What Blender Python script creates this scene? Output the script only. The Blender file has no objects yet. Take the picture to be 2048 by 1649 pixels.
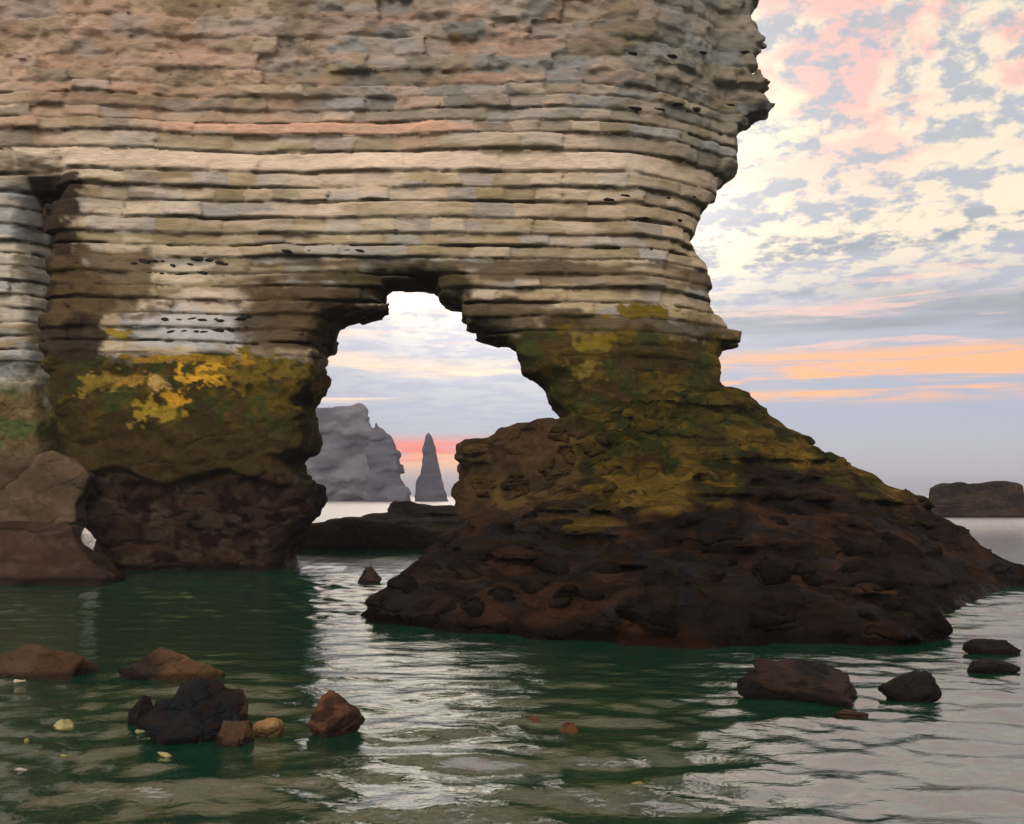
import bpy, math, time
import numpy as np
from mathutils import Vector
from mathutils.bvhtree import BVHTree

T0 = time.time()
rng = np.random.default_rng(7)
sc = bpy.context.scene
COL = sc.collection

# ------------------------------------------------------------------ camera
H = 5.0            # eye height above the water
F = 2000.0         # focal length in photo pixels
HOR = 992.0        # row of the horizon in the photo
cam_d = bpy.data.cameras.new('camera')
cam = bpy.data.objects.new('camera', cam_d)
COL.objects.link(cam)
cam.location = (0, 0, H)
cam.rotation_euler = (math.radians(90), 0, 0)
cam_d.sensor_width = 36
cam_d.lens = 36 * F / 2048
cam_d.shift_y = (HOR - 824.5) / 2048
cam_d.clip_start = 0.1
cam_d.clip_end = 20000
sc.camera = cam

# ------------------------------------------------------------------ render settings
sc.view_settings.view_transform = 'Standard'
sc.view_settings.look = 'None'
sc.view_settings.exposure = 0.35
sc.view_settings.gamma = 1.0
sc.render.engine = 'CYCLES'
sc.cycles.use_denoising = True
sc.cycles.max_bounces = 8
sc.cycles.diffuse_bounces = 3
sc.cycles.glossy_bounces = 4
sc.cycles.transparent_max_bounces = 12
sc.cycles.volume_bounces = 0
sc.cycles.caustics_reflective = False
sc.cycles.caustics_refractive = False

FILL_AZ, FILL_EL = math.radians(196), math.radians(30)     # clockwise from +Y; soft fill added behind the painter to lift the cliff
FILL_STRENGTH = 1.5

# ------------------------------------------------------------------ node helpers
def N(nt, kind, **kw):
    n = nt.nodes.new(kind)
    for k, v in kw.items():
        setattr(n, k, v)
    return n
def setin(nt, sock, v):
    if isinstance(v, bpy.types.NodeSocket):
        nt.links.new(v, sock)
    elif v is not None:
        sock.default_value = v
def math_(nt, op, a, b=None, c=None, clamp=False):
    n = N(nt, 'ShaderNodeMath', operation=op, use_clamp=clamp)
    for i, v in enumerate((a, b, c)):
        if v is not None:
            setin(nt, n.inputs[i], v)
    return n.outputs[0]
def mix(nt, f, a, b, mode='MIX'):
    n = N(nt, 'ShaderNodeMix', data_type='RGBA', blend_type=mode)
    n.clamp_factor = True
    setin(nt, n.inputs[0], f)
    for s, v in ((6, a), (7, b)):
        if isinstance(v, tuple):
            v = (*v[:3], 1)
        setin(nt, n.inputs[s], v)
    return n.outputs[2]
def ramp(nt, f, stops, interp='LINEAR'):
    n = N(nt, 'ShaderNodeValToRGB')
    cr = n.color_ramp
    cr.interpolation = interp
    while len(cr.elements) < len(stops):
        cr.elements.new(0.5)
    for e, (p, c) in zip(cr.elements, stops):
        e.position = p
        e.color = (c, c, c, 1) if not isinstance(c, tuple) else (*c, 1)
    setin(nt, n.inputs[0], f)
    return n.outputs[0]
def sstep(nt, v, a, b):
    n = N(nt, 'ShaderNodeMapRange', interpolation_type='SMOOTHSTEP')
    setin(nt, n.inputs[0], v)
    n.inputs[1].default_value, n.inputs[2].default_value = a, b
    n.inputs[3].default_value, n.inputs[4].default_value = 0, 1
    return n.outputs[0]
def noise(nt, vec, scale=1.0, detail=4, rough=0.55, dist=0.0):
    n = N(nt, 'ShaderNodeTexNoise')
    setin(nt, n.inputs['Vector'], vec)
    n.inputs['Scale'].default_value = scale
    n.inputs['Detail'].default_value = detail
    n.inputs['Roughness'].default_value = rough
    n.inputs['Distortion'].default_value = dist
    return n.outputs[0]
def comb(nt, x, y, z=0.0):
    n = N(nt, 'ShaderNodeCombineXYZ')
    for i, v in enumerate((x, y, z)):
        setin(nt, n.inputs[i], v)
    return n.outputs[0]
def mapv(nt, vec, scale=(1, 1, 1), loc=(0, 0, 0)):
    n = N(nt, 'ShaderNodeMapping')
    setin(nt, n.inputs[0], vec)
    n.inputs['Location'].default_value = loc
    n.inputs['Scale'].default_value = scale
    return n.outputs[0]

# ------------------------------------------------------------------ world: evening sky with mackerel cloud
def build_world():
    w = bpy.data.worlds.new('World')
    sc.world = w
    w.use_nodes = True
    nt = w.node_tree
    nt.nodes.clear()
    tc = N(nt, 'ShaderNodeTexCoord').outputs['Generated']
    sep = N(nt, 'ShaderNodeSeparateXYZ')
    nt.links.new(tc, sep.inputs[0])
    x, y, z = sep.outputs
    hl = math_(nt, 'SQRT', math_(nt, 'ADD', math_(nt, 'MULTIPLY', x, x), math_(nt, 'MULTIPLY', y, y)))
    t = math_(nt, 'DIVIDE', z, math_(nt, 'MAXIMUM', hl, 0.01))          # tangent of the elevation
    az = math_(nt, 'ARCTAN2', x, y)
    
    sky = N(nt, 'ShaderNodeTexSky', sky_type='NISHITA', sun_disc=False)
    sky.sun_elevation = FILL_EL
    sky.sun_rotation = FILL_AZ
    base = ramp(nt, math_(nt, 'MULTIPLY', t, 1.5), [
        (0.0, (.36, .38, .36)), (0.035, (.43, .43, .47)), (0.12, (.37, .39, .50)),
        (0.24, (.44, .43, .49)), (0.45, (.46, .46, .48)), (1.0, (.46, .46, .48))])
    base = mix(nt, 0.12, base, mix(nt, 1.0, sky.outputs[0], (.10, .10, .10), 'MULTIPLY'))

    # long streaks of cloud near the horizon
    sv = comb(nt, math_(nt, 'MULTIPLY', az, 2.2), math_(nt, 'MULTIPLY', t, 34.0), 3.1)
    s1 = noise(nt, sv, 1.0, 5, .6, .3)
    sv2 = comb(nt, math_(nt, 'MULTIPLY', az, 3.4), math_(nt, 'MULTIPLY', t, 52.0), 9.7)
    s2 = noise(nt, sv2, 1.0, 5, .6, .3)
    sv3 = comb(nt, math_(nt, 'MULTIPLY', az, 1.6), math_(nt, 'MULTIPLY', t, 26.0), 21.3)
    s3 = noise(nt, sv3, 1.0, 4, .55, .2)
    s4 = noise(nt, comb(nt, math_(nt, 'MULTIPLY', az, 7.0), math_(nt, 'MULTIPLY', t, 110.0), 5.5), 1.0, 4, .6, .3)
    # grey streaks
    gband = math_(nt, 'MULTIPLY', sstep(nt, t, .12, .15), math_(nt, 'SUBTRACT', 1.0, sstep(nt, t, .22, .30)))
    col = mix(nt, math_(nt, 'MULTIPLY', sstep(nt, s3, .46, .60), math_(nt, 'MULTIPLY', gband, .85)), base, (.29, .32, .36))
    # pink streaks
    pband = math_(nt, 'MULTIPLY', sstep(nt, t, .10, .13), math_(nt, 'SUBTRACT', 1.0, sstep(nt, t, .21, .27)))
    col = mix(nt, math_(nt, 'MULTIPLY', sstep(nt, s2, .52, .62), math_(nt, 'MULTIPLY', pband, .85)), col, (.78, .53, .46))
    # the orange band
    wob = math_(nt, 'MULTIPLY_ADD', math_(nt, 'SUBTRACT', s3, .5), .04, t)
    oband = math_(nt, 'MULTIPLY', sstep(nt, wob, .088, .100), math_(nt, 'SUBTRACT', 1.0, sstep(nt, wob, .128, .142)))
    ocol = mix(nt, sstep(nt, az, -.02, .16), (.90, .66, .46), (.95, .48, .24))
    thr = math_(nt, 'SUBTRACT', s1, math_(nt, 'MULTIPLY', math_(nt, 'SUBTRACT', 1.0, sstep(nt, az, .0, .2)), .13))
    col = mix(nt, math_(nt, 'MULTIPLY', math_(nt, 'MULTIPLY', sstep(nt, thr, .40, .50), sstep(nt, s2, .30, .50)), oband), col, ocol)
    # coral glow low over the sea where the sun has gone down
    daz = math_(nt, 'ABSOLUTE', math_(nt, 'ADD', az, .075))
    cband = math_(nt, 'MULTIPLY', sstep(nt, wob, .012, .032), math_(nt, 'SUBTRACT', 1.0, sstep(nt, wob, .042, .070)))
    cw = math_(nt, 'SUBTRACT', 1.0, sstep(nt, daz, .04, .22))
    col = mix(nt, math_(nt, 'MULTIPLY', math_(nt, 'MULTIPLY', cband, cw), math_(nt, 'MULTIPLY', sstep(nt, s1, .28, .46), sstep(nt, s4, .32, .52))),
              col, mix(nt, sstep(nt, s2, .42, .56), (.95, .22, .16), (1.0, .55, .30)))

    # mackerel sky
    lt = math_(nt, 'LOGARITHM', math_(nt, 'MAXIMUM', t, .02), math.e)
    plane = comb(nt, math_(nt, 'MULTIPLY', az, 2.6), math_(nt, 'MULTIPLY', lt, 1.5), 4.0)
    m1 = noise(nt, plane, 9.5, 5, .6, .15)
    m2 = noise(nt, plane, 1.6, 3, .5, .2)
    m3 = noise(nt, mapv(nt, plane, loc=(7, 3, 0)), 3.0, 4, .6, .2)
    m4 = noise(nt, mapv(nt, plane, loc=(1, 13, 0)), 20.0, 4, .6, .2)
    mband = sstep(nt, t, .16, .25)
    mm = math_(nt, 'ADD', math_(nt, 'MULTIPLY', m1, .64), math_(nt, 'ADD', math_(nt, 'MULTIPLY', m2, .16), math_(nt, 'MULTIPLY', m4, .20)))
    cl = sstep(nt, mm, .445, .545)
    ccol = mix(nt, sstep(nt, m3, .44, .56), (.84, .71, .53), (.82, .47, .42))
    ccol = mix(nt, sstep(nt, t, .24, .38), (.88, .75, .56), ccol)
    col = mix(nt, math_(nt, 'MULTIPLY', cl, math_(nt, 'MULTIPLY', mband, .9)), col, ccol)

    gx = math_(nt, 'MULTIPLY', math_(nt, 'SUBTRACT', az, -.01), 5.0)
    gy = math_(nt, 'MULTIPLY', math_(nt, 'SUBTRACT', t, .33), 6.0)
    gd = math_(nt, 'ADD', math_(nt, 'MULTIPLY', gx, gx), math_(nt, 'MULTIPLY', gy, gy))
    glow = math_(nt, 'DIVIDE', 1.0, math_(nt, 'MULTIPLY_ADD', math_(nt, 'POWER', gd, 2.6), .8, 1.0))
    gs = N(nt, 'ShaderNodeVectorMath', operation='SCALE')
    nt.links.new(mix(nt, cl, (.55, .50, .44), (1.0, .86, .62)), gs.inputs[0])
    nt.links.new(math_(nt, 'MULTIPLY', glow, 1.0), gs.inputs['Scale'])
    col = mix(nt, 1.0, col, gs.outputs[0], 'ADD')
    # below the horizon
    col = mix(nt, sstep(nt, t, -.01, .0), (.25, .28, .30), col)
    bg = N(nt, 'ShaderNodeBackground')
    nt.links.new(mix(nt, 1.0, col, (10.0, 10.0, 10.0), 'MULTIPLY'), bg.inputs[0])
    bg.inputs[1].default_value = 0.1
    out = N(nt, 'ShaderNodeOutputWorld')
    nt.links.new(bg.outputs[0], out.inputs[0])
    w.cycles.sampling_method = 'MANUAL'
    w.cycles.sample_map_resolution = 512
build_world()

soft_fill_d = bpy.data.lights.new('soft_fill', 'SUN')  # added fill from behind the camera, brightens the cliff front
soft_fill_d.energy = FILL_STRENGTH
soft_fill_d.angle = math.radians(40)
soft_fill_d.color = (1.0, .88, .74)
soft_fill = bpy.data.objects.new('soft_fill', soft_fill_d)
COL.objects.link(soft_fill)
soft_fill.location = (0, 0, 60)
dirv = Vector((math.sin(FILL_AZ) * math.cos(FILL_EL), math.cos(FILL_AZ) * math.cos(FILL_EL), math.sin(FILL_EL)))
soft_fill.rotation_euler = dirv.to_track_quat('Z', 'Y').to_euler()

# ------------------------------------------------------------------ numeric helpers
TAB = rng.random((64, 64, 64)).astype(np.float32).ravel() * 2 - 1
def vnoise(x, y, z):
    """smooth value noise in -1..1"""
    x, y, z = np.broadcast_arrays(np.asarray(x, np.float32), np.asarray(y, np.float32), np.asarray(z, np.float32))
    xi, yi, zi = np.floor(x), np.floor(y), np.floor(z)
    fx, fy, fz = x - xi, y - yi, z - zi
    xi, yi, zi = xi.astype(np.int32), yi.astype(np.int32), zi.astype(np.int32)
    fx, fy, fz = (f * f * (3 - 2 * f) for f in (fx, fy, fz))
    x0, x1 = (xi & 63) << 12, ((xi + 1) & 63) << 12
    y0, y1 = (yi & 63) << 6, ((yi + 1) & 63) << 6
    z0, z1 = zi & 63, (zi + 1) & 63
    def lx(a):
        return TAB[x0 + a] * (1 - fx) + TAB[x1 + a] * fx
    def ly(b):
        return lx(y0 + b) * (1 - fy) + lx(y1 + b) * fy
    return ly(z0) * (1 - fz) + ly(z1) * fz
def fbm(x, y, z, octaves=4, gain=.5, lac=2.03):
    s, a, n = 0, 1.0, 0
    for i in range(octaves):
        s = s + a * vnoise(x + 13.7 * i, y + 5.1 * i, z + 9.3 * i)
        n += a
        a *= gain
        x, y, z = x * lac, y * lac, z * lac
    return s / n
def ss(v, a, b):
    t = np.clip((v - a) / (b - a), 0, 1)
    return t * t * (3 - 2 * t)
def smax(a, b, k):
    h = np.clip(k - np.abs(a - b), 0, None) / k
    return np.maximum(a, b) + h * h * k * .25
def smin(a, b, k):
    return -smax(-a, -b, k)
def P(px, py, d):
    """photo pixel at a known distance -> x, y, z"""
    return ((px - 1024) / F * d, d, H - (py - HOR) / F * d)
def poly_m(pts, d):
    return np.array([(P(a, b, d)[0], P(a, b, d)[2]) for a, b in pts])
def poly_sdf(pts, X, Z):
    """signed distance to a closed polygon, negative inside"""
    d2 = np.full(X.shape, 1e9)
    inside = np.zeros(X.shape, bool)
    n = len(pts)
    for i in range(n):
        ax, az = pts[i]
        bx, bz = pts[(i + 1) % n]
        ex, ez = bx - ax, bz - az
        wx, wz = X - ax, Z - az
        t = np.clip((wx * ex + wz * ez) / (ex * ex + ez * ez + 1e-12), 0, 1)
        d2 = np.minimum(d2, (wx - ex * t) ** 2 + (wz - ez * t) ** 2)
        c = (az > Z) != (bz > Z)
        with np.errstate(divide='ignore', invalid='ignore'):
            xi = ax + (Z - az) * ex / (ez if ez else 1e-12)
        inside ^= c & (X < xi)
    d = np.sqrt(d2)
    return np.where(inside, -d, d)
def surface_nets(Fv, org, sp):
    neg = Fv < 0
    nx, ny, nz = Fv.shape
    c = np.zeros((nx - 1, ny - 1, nz - 1), np.uint8)
    offs = [(i, j, k) for i in (0, 1) for j in (0, 1) for k in (0, 1)]
    for i, j, k in offs:
        c += neg[i:nx - 1 + i, j:ny - 1 + j, k:nz - 1 + k]
    act = (c > 0) & (c < 8)
    idx = np.argwhere(act)
    ids = np.full(act.shape, -1, np.int32)
    ids[act] = np.arange(len(idx))
    V = np.stack([Fv[idx[:, 0] + i, idx[:, 1] + j, idx[:, 2] + k] for i, j, k in offs], 1)
    acc = np.zeros((len(idx), 3))
    cnt = np.zeros(len(idx))
    for a in range(8):
        for b in range(a + 1, 8):
            oa, ob = np.array(offs[a]), np.array(offs[b])
            if np.abs(oa - ob).sum() != 1:
                continue
            m = (V[:, a] < 0) != (V[:, b] < 0)
            t = V[m, a] / (V[m, a] - V[m, b])
            acc[m] += oa + t[:, None] * (ob - oa)
            cnt[m] += 1
    verts = (idx + acc / cnt[:, None]) * np.array(sp) + np.array(org)
    quads = []
    for ax in range(3):
        sl0 = [slice(1, None)] * 3
        sl1 = [slice(1, None)] * 3
        sl0[ax] = slice(0, -1)
        sl1[ax] = slice(1, None)
        A, B = neg[tuple(sl0)], neg[tuple(sl1)]
        e = np.argwhere(A != B)
        o = np.ones(3, int)
        o[ax] = 0
        e2 = e + o
        u, v = [(1, 2), (2, 0), (0, 1)][ax]
        du, dv = np.zeros(3, int), np.zeros(3, int)
        du[u] = 1
        dv[v] = 1
        lim = np.array(act.shape)
        ok = np.all(e2 < lim, 1)
        e2 = e2[ok]
        flip = A[tuple(e[ok].T)]
        q = np.stack([ids[tuple((e2 - du - dv).T)], ids[tuple((e2 - dv).T)], ids[tuple(e2.T)], ids[tuple((e2 - du).T)]], 1)
        q[~flip] = q[~flip][:, ::-1]
        quads.append(q)
    q = np.concatenate(quads)
    return verts, q[np.all(q >= 0, 1)]

def mesh_np(name, verts, quads, cols=None, smooth=True):
    me = bpy.data.meshes.new(name)
    n = quads.shape[1]
    me.vertices.add(len(verts))
    me.vertices.foreach_set('co', np.asarray(verts, np.float32).ravel())
    me.loops.add(quads.size)
    me.loops.foreach_set('vertex_index', np.asarray(quads, np.int32).ravel())
    me.polygons.add(len(quads))
    me.polygons.foreach_set('loop_start', np.arange(0, quads.size, n, dtype=np.int32))
    me.update(calc_edges=True)
    me.polygons.foreach_set('use_smooth', np.full(len(quads), smooth))
    if cols is not None:
        ca = me.color_attributes.new('tone', 'FLOAT_COLOR', 'POINT')
        ca.data.foreach_set('color', np.concatenate([cols, np.ones((len(cols), 1))], 1).astype(np.float32).ravel())
    me.validate()
    return me
def submesh(name, verts, quads, cols, mask):
    q = quads[mask]
    u, inv = np.unique(q, return_inverse=True)
    return mesh_np(name, verts[u], inv.reshape(q.shape), None if cols is None else cols[u])
def obj(name, me, mat=None, parent=None, label=None, cat=None, group=None, kind=None):
    o = bpy.data.objects.new(name, me)
    COL.objects.link(o)
    if mat is not None and me is not None and not me.materials:
        me.materials.append(mat)
    if parent is not None:
        o.parent = parent
    for k, v in (('label', label), ('category', cat), ('group', group), ('kind', kind)):
        if v:
            o[k] = v
    return o

# ------------------------------------------------------------------ materials
def rock_material(name, fine=3.0, bump=.35, var=.35, rough=.9, spec=.05, streak=(1, 1, 1), crack=0.0, dist=.25, cdepth=1.0, tide=0.0):
    m = bpy.data.materials.new(name)
    m.use_nodes = True
    nt = m.node_tree
    b = nt.nodes['Principled BSDF']
    geo = N(nt, 'ShaderNodeNewGeometry').outputs['Position']
    col = N(nt, 'ShaderNodeVertexColor', layer_name='tone').outputs[0]
    pv = mapv(nt, geo, streak)
    n1 = noise(nt, pv, fine, 9, .66)
    n2 = noise(nt, geo, fine * 6, 5, .65)
    n3 = noise(nt, mapv(nt, pv, (.35, .35, .5), (5, 3, 1)), fine, 3, .5)
    f = math_(nt, 'ADD', math_(nt, 'MULTIPLY', n1, .6), math_(nt, 'ADD', math_(nt, 'MULTIPLY', n2, .25), math_(nt, 'MULTIPLY', n3, .15)))
    k = math_(nt, 'MAXIMUM', math_(nt, 'MULTIPLY_ADD', math_(nt, 'SUBTRACT', f, .5), var * 5.5, 1.0), .12)
    hgt = math_(nt, 'ADD', n1, math_(nt, 'MULTIPLY', n2, .45))
    if crack:
        wv = N(nt, 'ShaderNodeVectorMath', operation='MULTIPLY_ADD')
        nn = N(nt, 'ShaderNodeTexNoise')
        nt.links.new(geo, nn.inputs['Vector'])
        nn.inputs['Scale'].default_value = 1.3
        nn.inputs['Detail'].default_value = 4
        nt.links.new(nn.outputs['Color'], wv.inputs[0])
        wv.inputs[1].default_value = (.9, .9, .9)
        nt.links.new(mapv(nt, geo, (.8, .8, 1.5)), wv.inputs[2])
        vo = N(nt, 'ShaderNodeTexVoronoi', feature='DISTANCE_TO_EDGE')
        nt.links.new(wv.outputs[0], vo.inputs['Vector'])
        vo.inputs['Scale'].default_value = crack
        e = sstep(nt, vo.outputs['Distance'], .0, .12)
        hgt = math_(nt, 'ADD', hgt, math_(nt, 'MULTIPLY', e, .7 * cdepth))
        v2 = N(nt, 'ShaderNodeTexVoronoi')
        nt.links.new(wv.outputs[0], v2.inputs['Vector'])
        v2.inputs['Scale'].default_value = crack
        sp = N(nt, 'ShaderNodeSeparateColor')
        nt.links.new(v2.outputs['Color'], sp.inputs[0])
        k = math_(nt, 'MULTIPLY', k, math_(nt, 'MULTIPLY_ADD', sp.outputs[0], .7 * cdepth, 1 - .35 * cdepth))
        hgt = math_(nt, 'ADD', hgt, math_(nt, 'MULTIPLY', sp.outputs[1], .5 * cdepth))
    if tide:                                        # soaked, weed-blackened band just above the water
        zz = N(nt, 'ShaderNodeSeparateXYZ')
        nt.links.new(geo, zz.inputs[0])
        lv = math_(nt, 'SUBTRACT', zz.outputs[2], math_(nt, 'MULTIPLY', n3, tide))
        wetk = math_(nt, 'SUBTRACT', 1.0, sstep(nt, lv, -.02, tide * .5))
        k = math_(nt, 'MULTIPLY', k, math_(nt, 'MULTIPLY_ADD', wetk, -.6, 1.0))
        nt.links.new(math_(nt, 'MULTIPLY_ADD', wetk, -.4, rough), b.inputs['Roughness'])
    c = N(nt, 'ShaderNodeVectorMath', operation='SCALE')
    nt.links.new(col, c.inputs[0])
    nt.links.new(k, c.inputs['Scale'])
    nt.links.new(c.outputs[0], b.inputs['Base Color'])
    if not tide:
        b.inputs['Roughness'].default_value = rough
    b.inputs['Specular IOR Level'].default_value = spec
    bp = N(nt, 'ShaderNodeBump')
    bp.inputs['Strength'].default_value = bump
    bp.inputs['Distance'].default_value = dist
    nt.links.new(hgt, bp.inputs['Height'])
    nt.links.new(bp.outputs[0], b.inputs['Normal'])
    return m
M_CHALK = rock_material('chalk', 2.2, .8, .24, .95, streak=(.5, .5, 1.7), dist=.22)
M_MOSS = rock_material('weedy_rock', 2.6, .9, .44, .9, crack=.45, dist=.35, cdepth=.35)
M_DARK = rock_material('wet_rock', 2.4, 1.0, .38, .8, spec=.03, crack=.8, dist=.5, tide=.5)
M_SLAB = rock_material('slab_rock', 1.8, .8, .34, .8, spec=.03, crack=.42, dist=.45, cdepth=.6, tide=.6)
M_BOULDER = rock_material('boulder', 4.5, .9, .36, .7, spec=.10, crack=1.6, dist=.16, cdepth=.4, tide=.25)
M_FAR = rock_material('distant_chalk', .09, .5, .25, .95, dist=4.0)

# ------------------------------------------------------------------ the chalk cliff with its arch
YR = 69.0
def zpx(py, d=66.5):
    return H - (py - HOR) / F * d
right_edge = [(1520, -460), (1522, 0), (1537, 60), (1524, 100), (1530, 150), (1545, 172), (1562, 184), (1547, 205), (1515, 214),
    (1500, 235), (1482, 258), (1486, 300), (1482, 326), (1455, 343), (1440, 358), (1438, 385), (1415, 400), (1400, 430),
    (1388, 465), (1376, 490), (1392, 508), (1410, 535), (1418, 570), (1426, 605), (1442, 625), (1460, 648), (1482, 660),
    (1476, 688), (1448, 692), (1442, 715), (1446, 745), (1446, 775), (1490, 810), (1560, 860), (1640, 960), (1640, 1250)]
opening = [(1165, 1250), (1165, 870), (1130, 839), (1119, 819), (1103, 804), (1099, 781), (1080, 761), (1049, 750), (1041, 722),
    (1026, 691), (1006, 680), (967, 668), (931, 660), (929, 608), (901, 604), (882, 598), (876, 562), (839, 562), (764, 566),
    (760, 600), (772, 614), (712, 622), (660, 636), (640, 678), (622, 703), (646, 722), (632, 780), (606, 808), (618, 819),
    (628, 881), (620, 905), (584, 928), (608, 955), (638, 963), (630, 1005), (620, 1040), (584, 1075), (567, 1104), (575, 1150), (575, 1250)]
cleft = [(200, 1250), (195, 1140), (178, 1100), (166, 1060), (158, 1010), (168, 985), (182, 950), (168, 900), (142, 845), (130, 790),
    (112, 740), (110, 650), (118, 600), (117, 500), (106, 460), (112, 430), (125, 400), (136, 372), (138, 352), (-900, 346), (-900, -460)]
OUT = np.concatenate([poly_m(right_edge, 71.6), poly_m(opening + cleft, YR)])

SEAM_PY = [-430, -385, -345, -300, -262, -220, -180, -140, -102, -60, -22, 22, 60, 96, 128, 160, 184, 212, 237, 263, 298, 341, 372, 401, 436, 468, 491, 516, 549, 576, 604, 632, 662, 690, 716]
SEAM_Z = np.array(sorted(zpx(p) for p in SEAM_PY))
NL = len(SEAM_Z)

def layer_coord(x, y, z):
    zeta = z + .22 * vnoise(x * .11, y * .11, 4.2) + .09 * vnoise(x * .45, y * .45, 7.7) + .006 * x
    k = np.searchsorted(SEAM_Z, zeta)              # 0 = below all seams
    lo = np.where(k > 0, SEAM_Z[np.clip(k - 1, 0, NL - 1)], SEAM_Z[0] - 2)
    hi = np.where(k < NL, SEAM_Z[np.clip(k, 0, NL - 1)], SEAM_Z[-1] + 2)
    return k, (zeta - lo) / (hi - lo), zeta

def blocks(x, y, z, k):
    """each bed breaks into blocks of its own length: index, place inside the block, a random number per block"""
    bw = 1.3 + 1.1 * (vnoise(k * 1.93, 3.5, .5) + 1)
    s = (x + .35 * y + .25 * vnoise(x * .9, y * .9, z * 1.2) + 3 * vnoise(k * 4.7, 1.5, .5)) / bw
    i = np.floor(s)
    return i, (s - i) * bw, vnoise(i * 7.0, k * 5.0, 2.0)

def build_cliff_field():
    sx, sy, sz = .2, .2, .125
    xs = np.arange(-48, 22.01, sx)
    ys = np.arange(63.4, 80.0, sy)
    zs = np.arange(-1.5, 43.6, sz)
    X2, Z2 = np.meshgrid(xs, zs, indexing='ij')
    D2 = poly_sdf(OUT, X2, Z2)
    # front face of the wall in plan
    yf = 66.2 + .05 * np.clip(Z2 - 8, 0, None) + np.clip(.055 * np.clip(X2 - 6.0, 0, None) ** 2, 0, 4.5) \
        + .9 * vnoise(X2 * .09, 3.3, Z2 * .07) + .45 * vnoise(X2 * .23, 8.3, Z2 * .2)
    pil = np.exp(-((X2 + 22) / 9) ** 2)
    yf = yf - 1.3 * pil * np.exp(-((Z2 - 10.0) / 4.5) ** 2)                 # the pillar's bulging belly
    lip = 6.1 + .55 * np.sin(X2 * .9) + .5 * vnoise(X2 * .5, 1.0, 2.0)
    yf = yf + .9 * pil * ss(lip - Z2, -.15, .35)                            # undercut foot
    D = np.maximum(D2[:, None, :] + .14 * np.clip(ys[None, :, None] - np.maximum(70, yf + 2.2)[:, None, :], 0, None), -60).astype(np.float32)
    dF = (yf[:, None, :] - ys[None, :, None]).astype(np.float32)
    S = smax(D, dF, 1.6)
    # wall set back to the left of the cleft
    zb = zpx(330)
    yb = 67.6 + .27 * np.clip(zb - Z2, 0, None) + .8 * vnoise(X2 * .12, 5.5, Z2 * .1)
    yb = yb - 4.5 * ss(9.5 - Z2, 0, 10) * ss(-Z2 * 0 - X2, 20, 34)           # mossy slope at its foot
    yb = yb + 4.0 * ss(X2, -34.6, -32.2) * ss(Z2, 27, 24.5)
    B = np.maximum(yb[:, None, :] - ys[None, :, None], (X2 + 24)[:, None, :]).astype(np.float32)
    B = np.maximum(B, (Z2 - 46)[:, None, :])
    S = smin(S, B, .5)
    S = np.maximum(np.maximum(S, ys[None, :, None] - 78.6), zs[None, None, :] - 42.4).astype(np.float32)
    band = np.abs(S) < 1.25
    ii = np.nonzero(band)
    x, y, z = xs[ii[0]].astype(np.float32), ys[ii[1]].astype(np.float32), zs[ii[2]].astype(np.float32)
    k, u, zeta = layer_coord(x, y, z)
    chalk = ss(zeta, SEAM_Z[0] - .2, SEAM_Z[0] + .6)
    kk = k * 17.37
    per = vnoise(k * 3.71, .5, .5) * .20
    lat = .34 * vnoise(x * .13, y * .3, kk) + .16 * vnoise(x * .4, y * .5, kk + 5.5)
    bx_, bf_, blk = blocks(x, y, z, k)
    uw = u + .16 * vnoise(x * .5, y * .7, kk + 2.2)
    lip = np.clip(.55 + .9 * vnoise(k * 2.77, 6.5, .5) + 1.1 * vnoise(x * .10, y * .1, kk + 12), 0, 1.3)
    prof = lip * (.16 * (1 - uw) - .50 * ss(.15 - uw, -.02, .10)) - .16 * ss(.16 - bf_, 0, .12) * (blk > -.3)
    upper = ss(zeta, zpx(270), zpx(130))                         # higher up the beds are blurred and broken
    disp = chalk * (.95 * (per + lat) * (1 - .3 * upper) + .17 * blk * (1 + .8 * upper) + prof * (1 - .5 * upper))
    rough = .26 * fbm(x * .5, y * .5, z * .7, 3) + .20 * fbm(x * 1.8, y * 1.8, z * 2.2, 2)
    crag = .75 * (.5 - np.abs(fbm(x * .28, y * .28, z * .36, 3))) - .2 + .35 * fbm(x * .9, y * .9, z * 1.1, 3)
    disp = disp + rough * (.6 + 1.1 * upper) + (1 - chalk) * crag
    S[ii] -= disp.astype(np.float32)
    return surface_nets(S, (xs[0], ys[0], zs[0]), (sx, sy, sz))

CV, CQ = build_cliff_field()
print('cliff', len(CV), round(time.time() - T0, 1))

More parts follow.
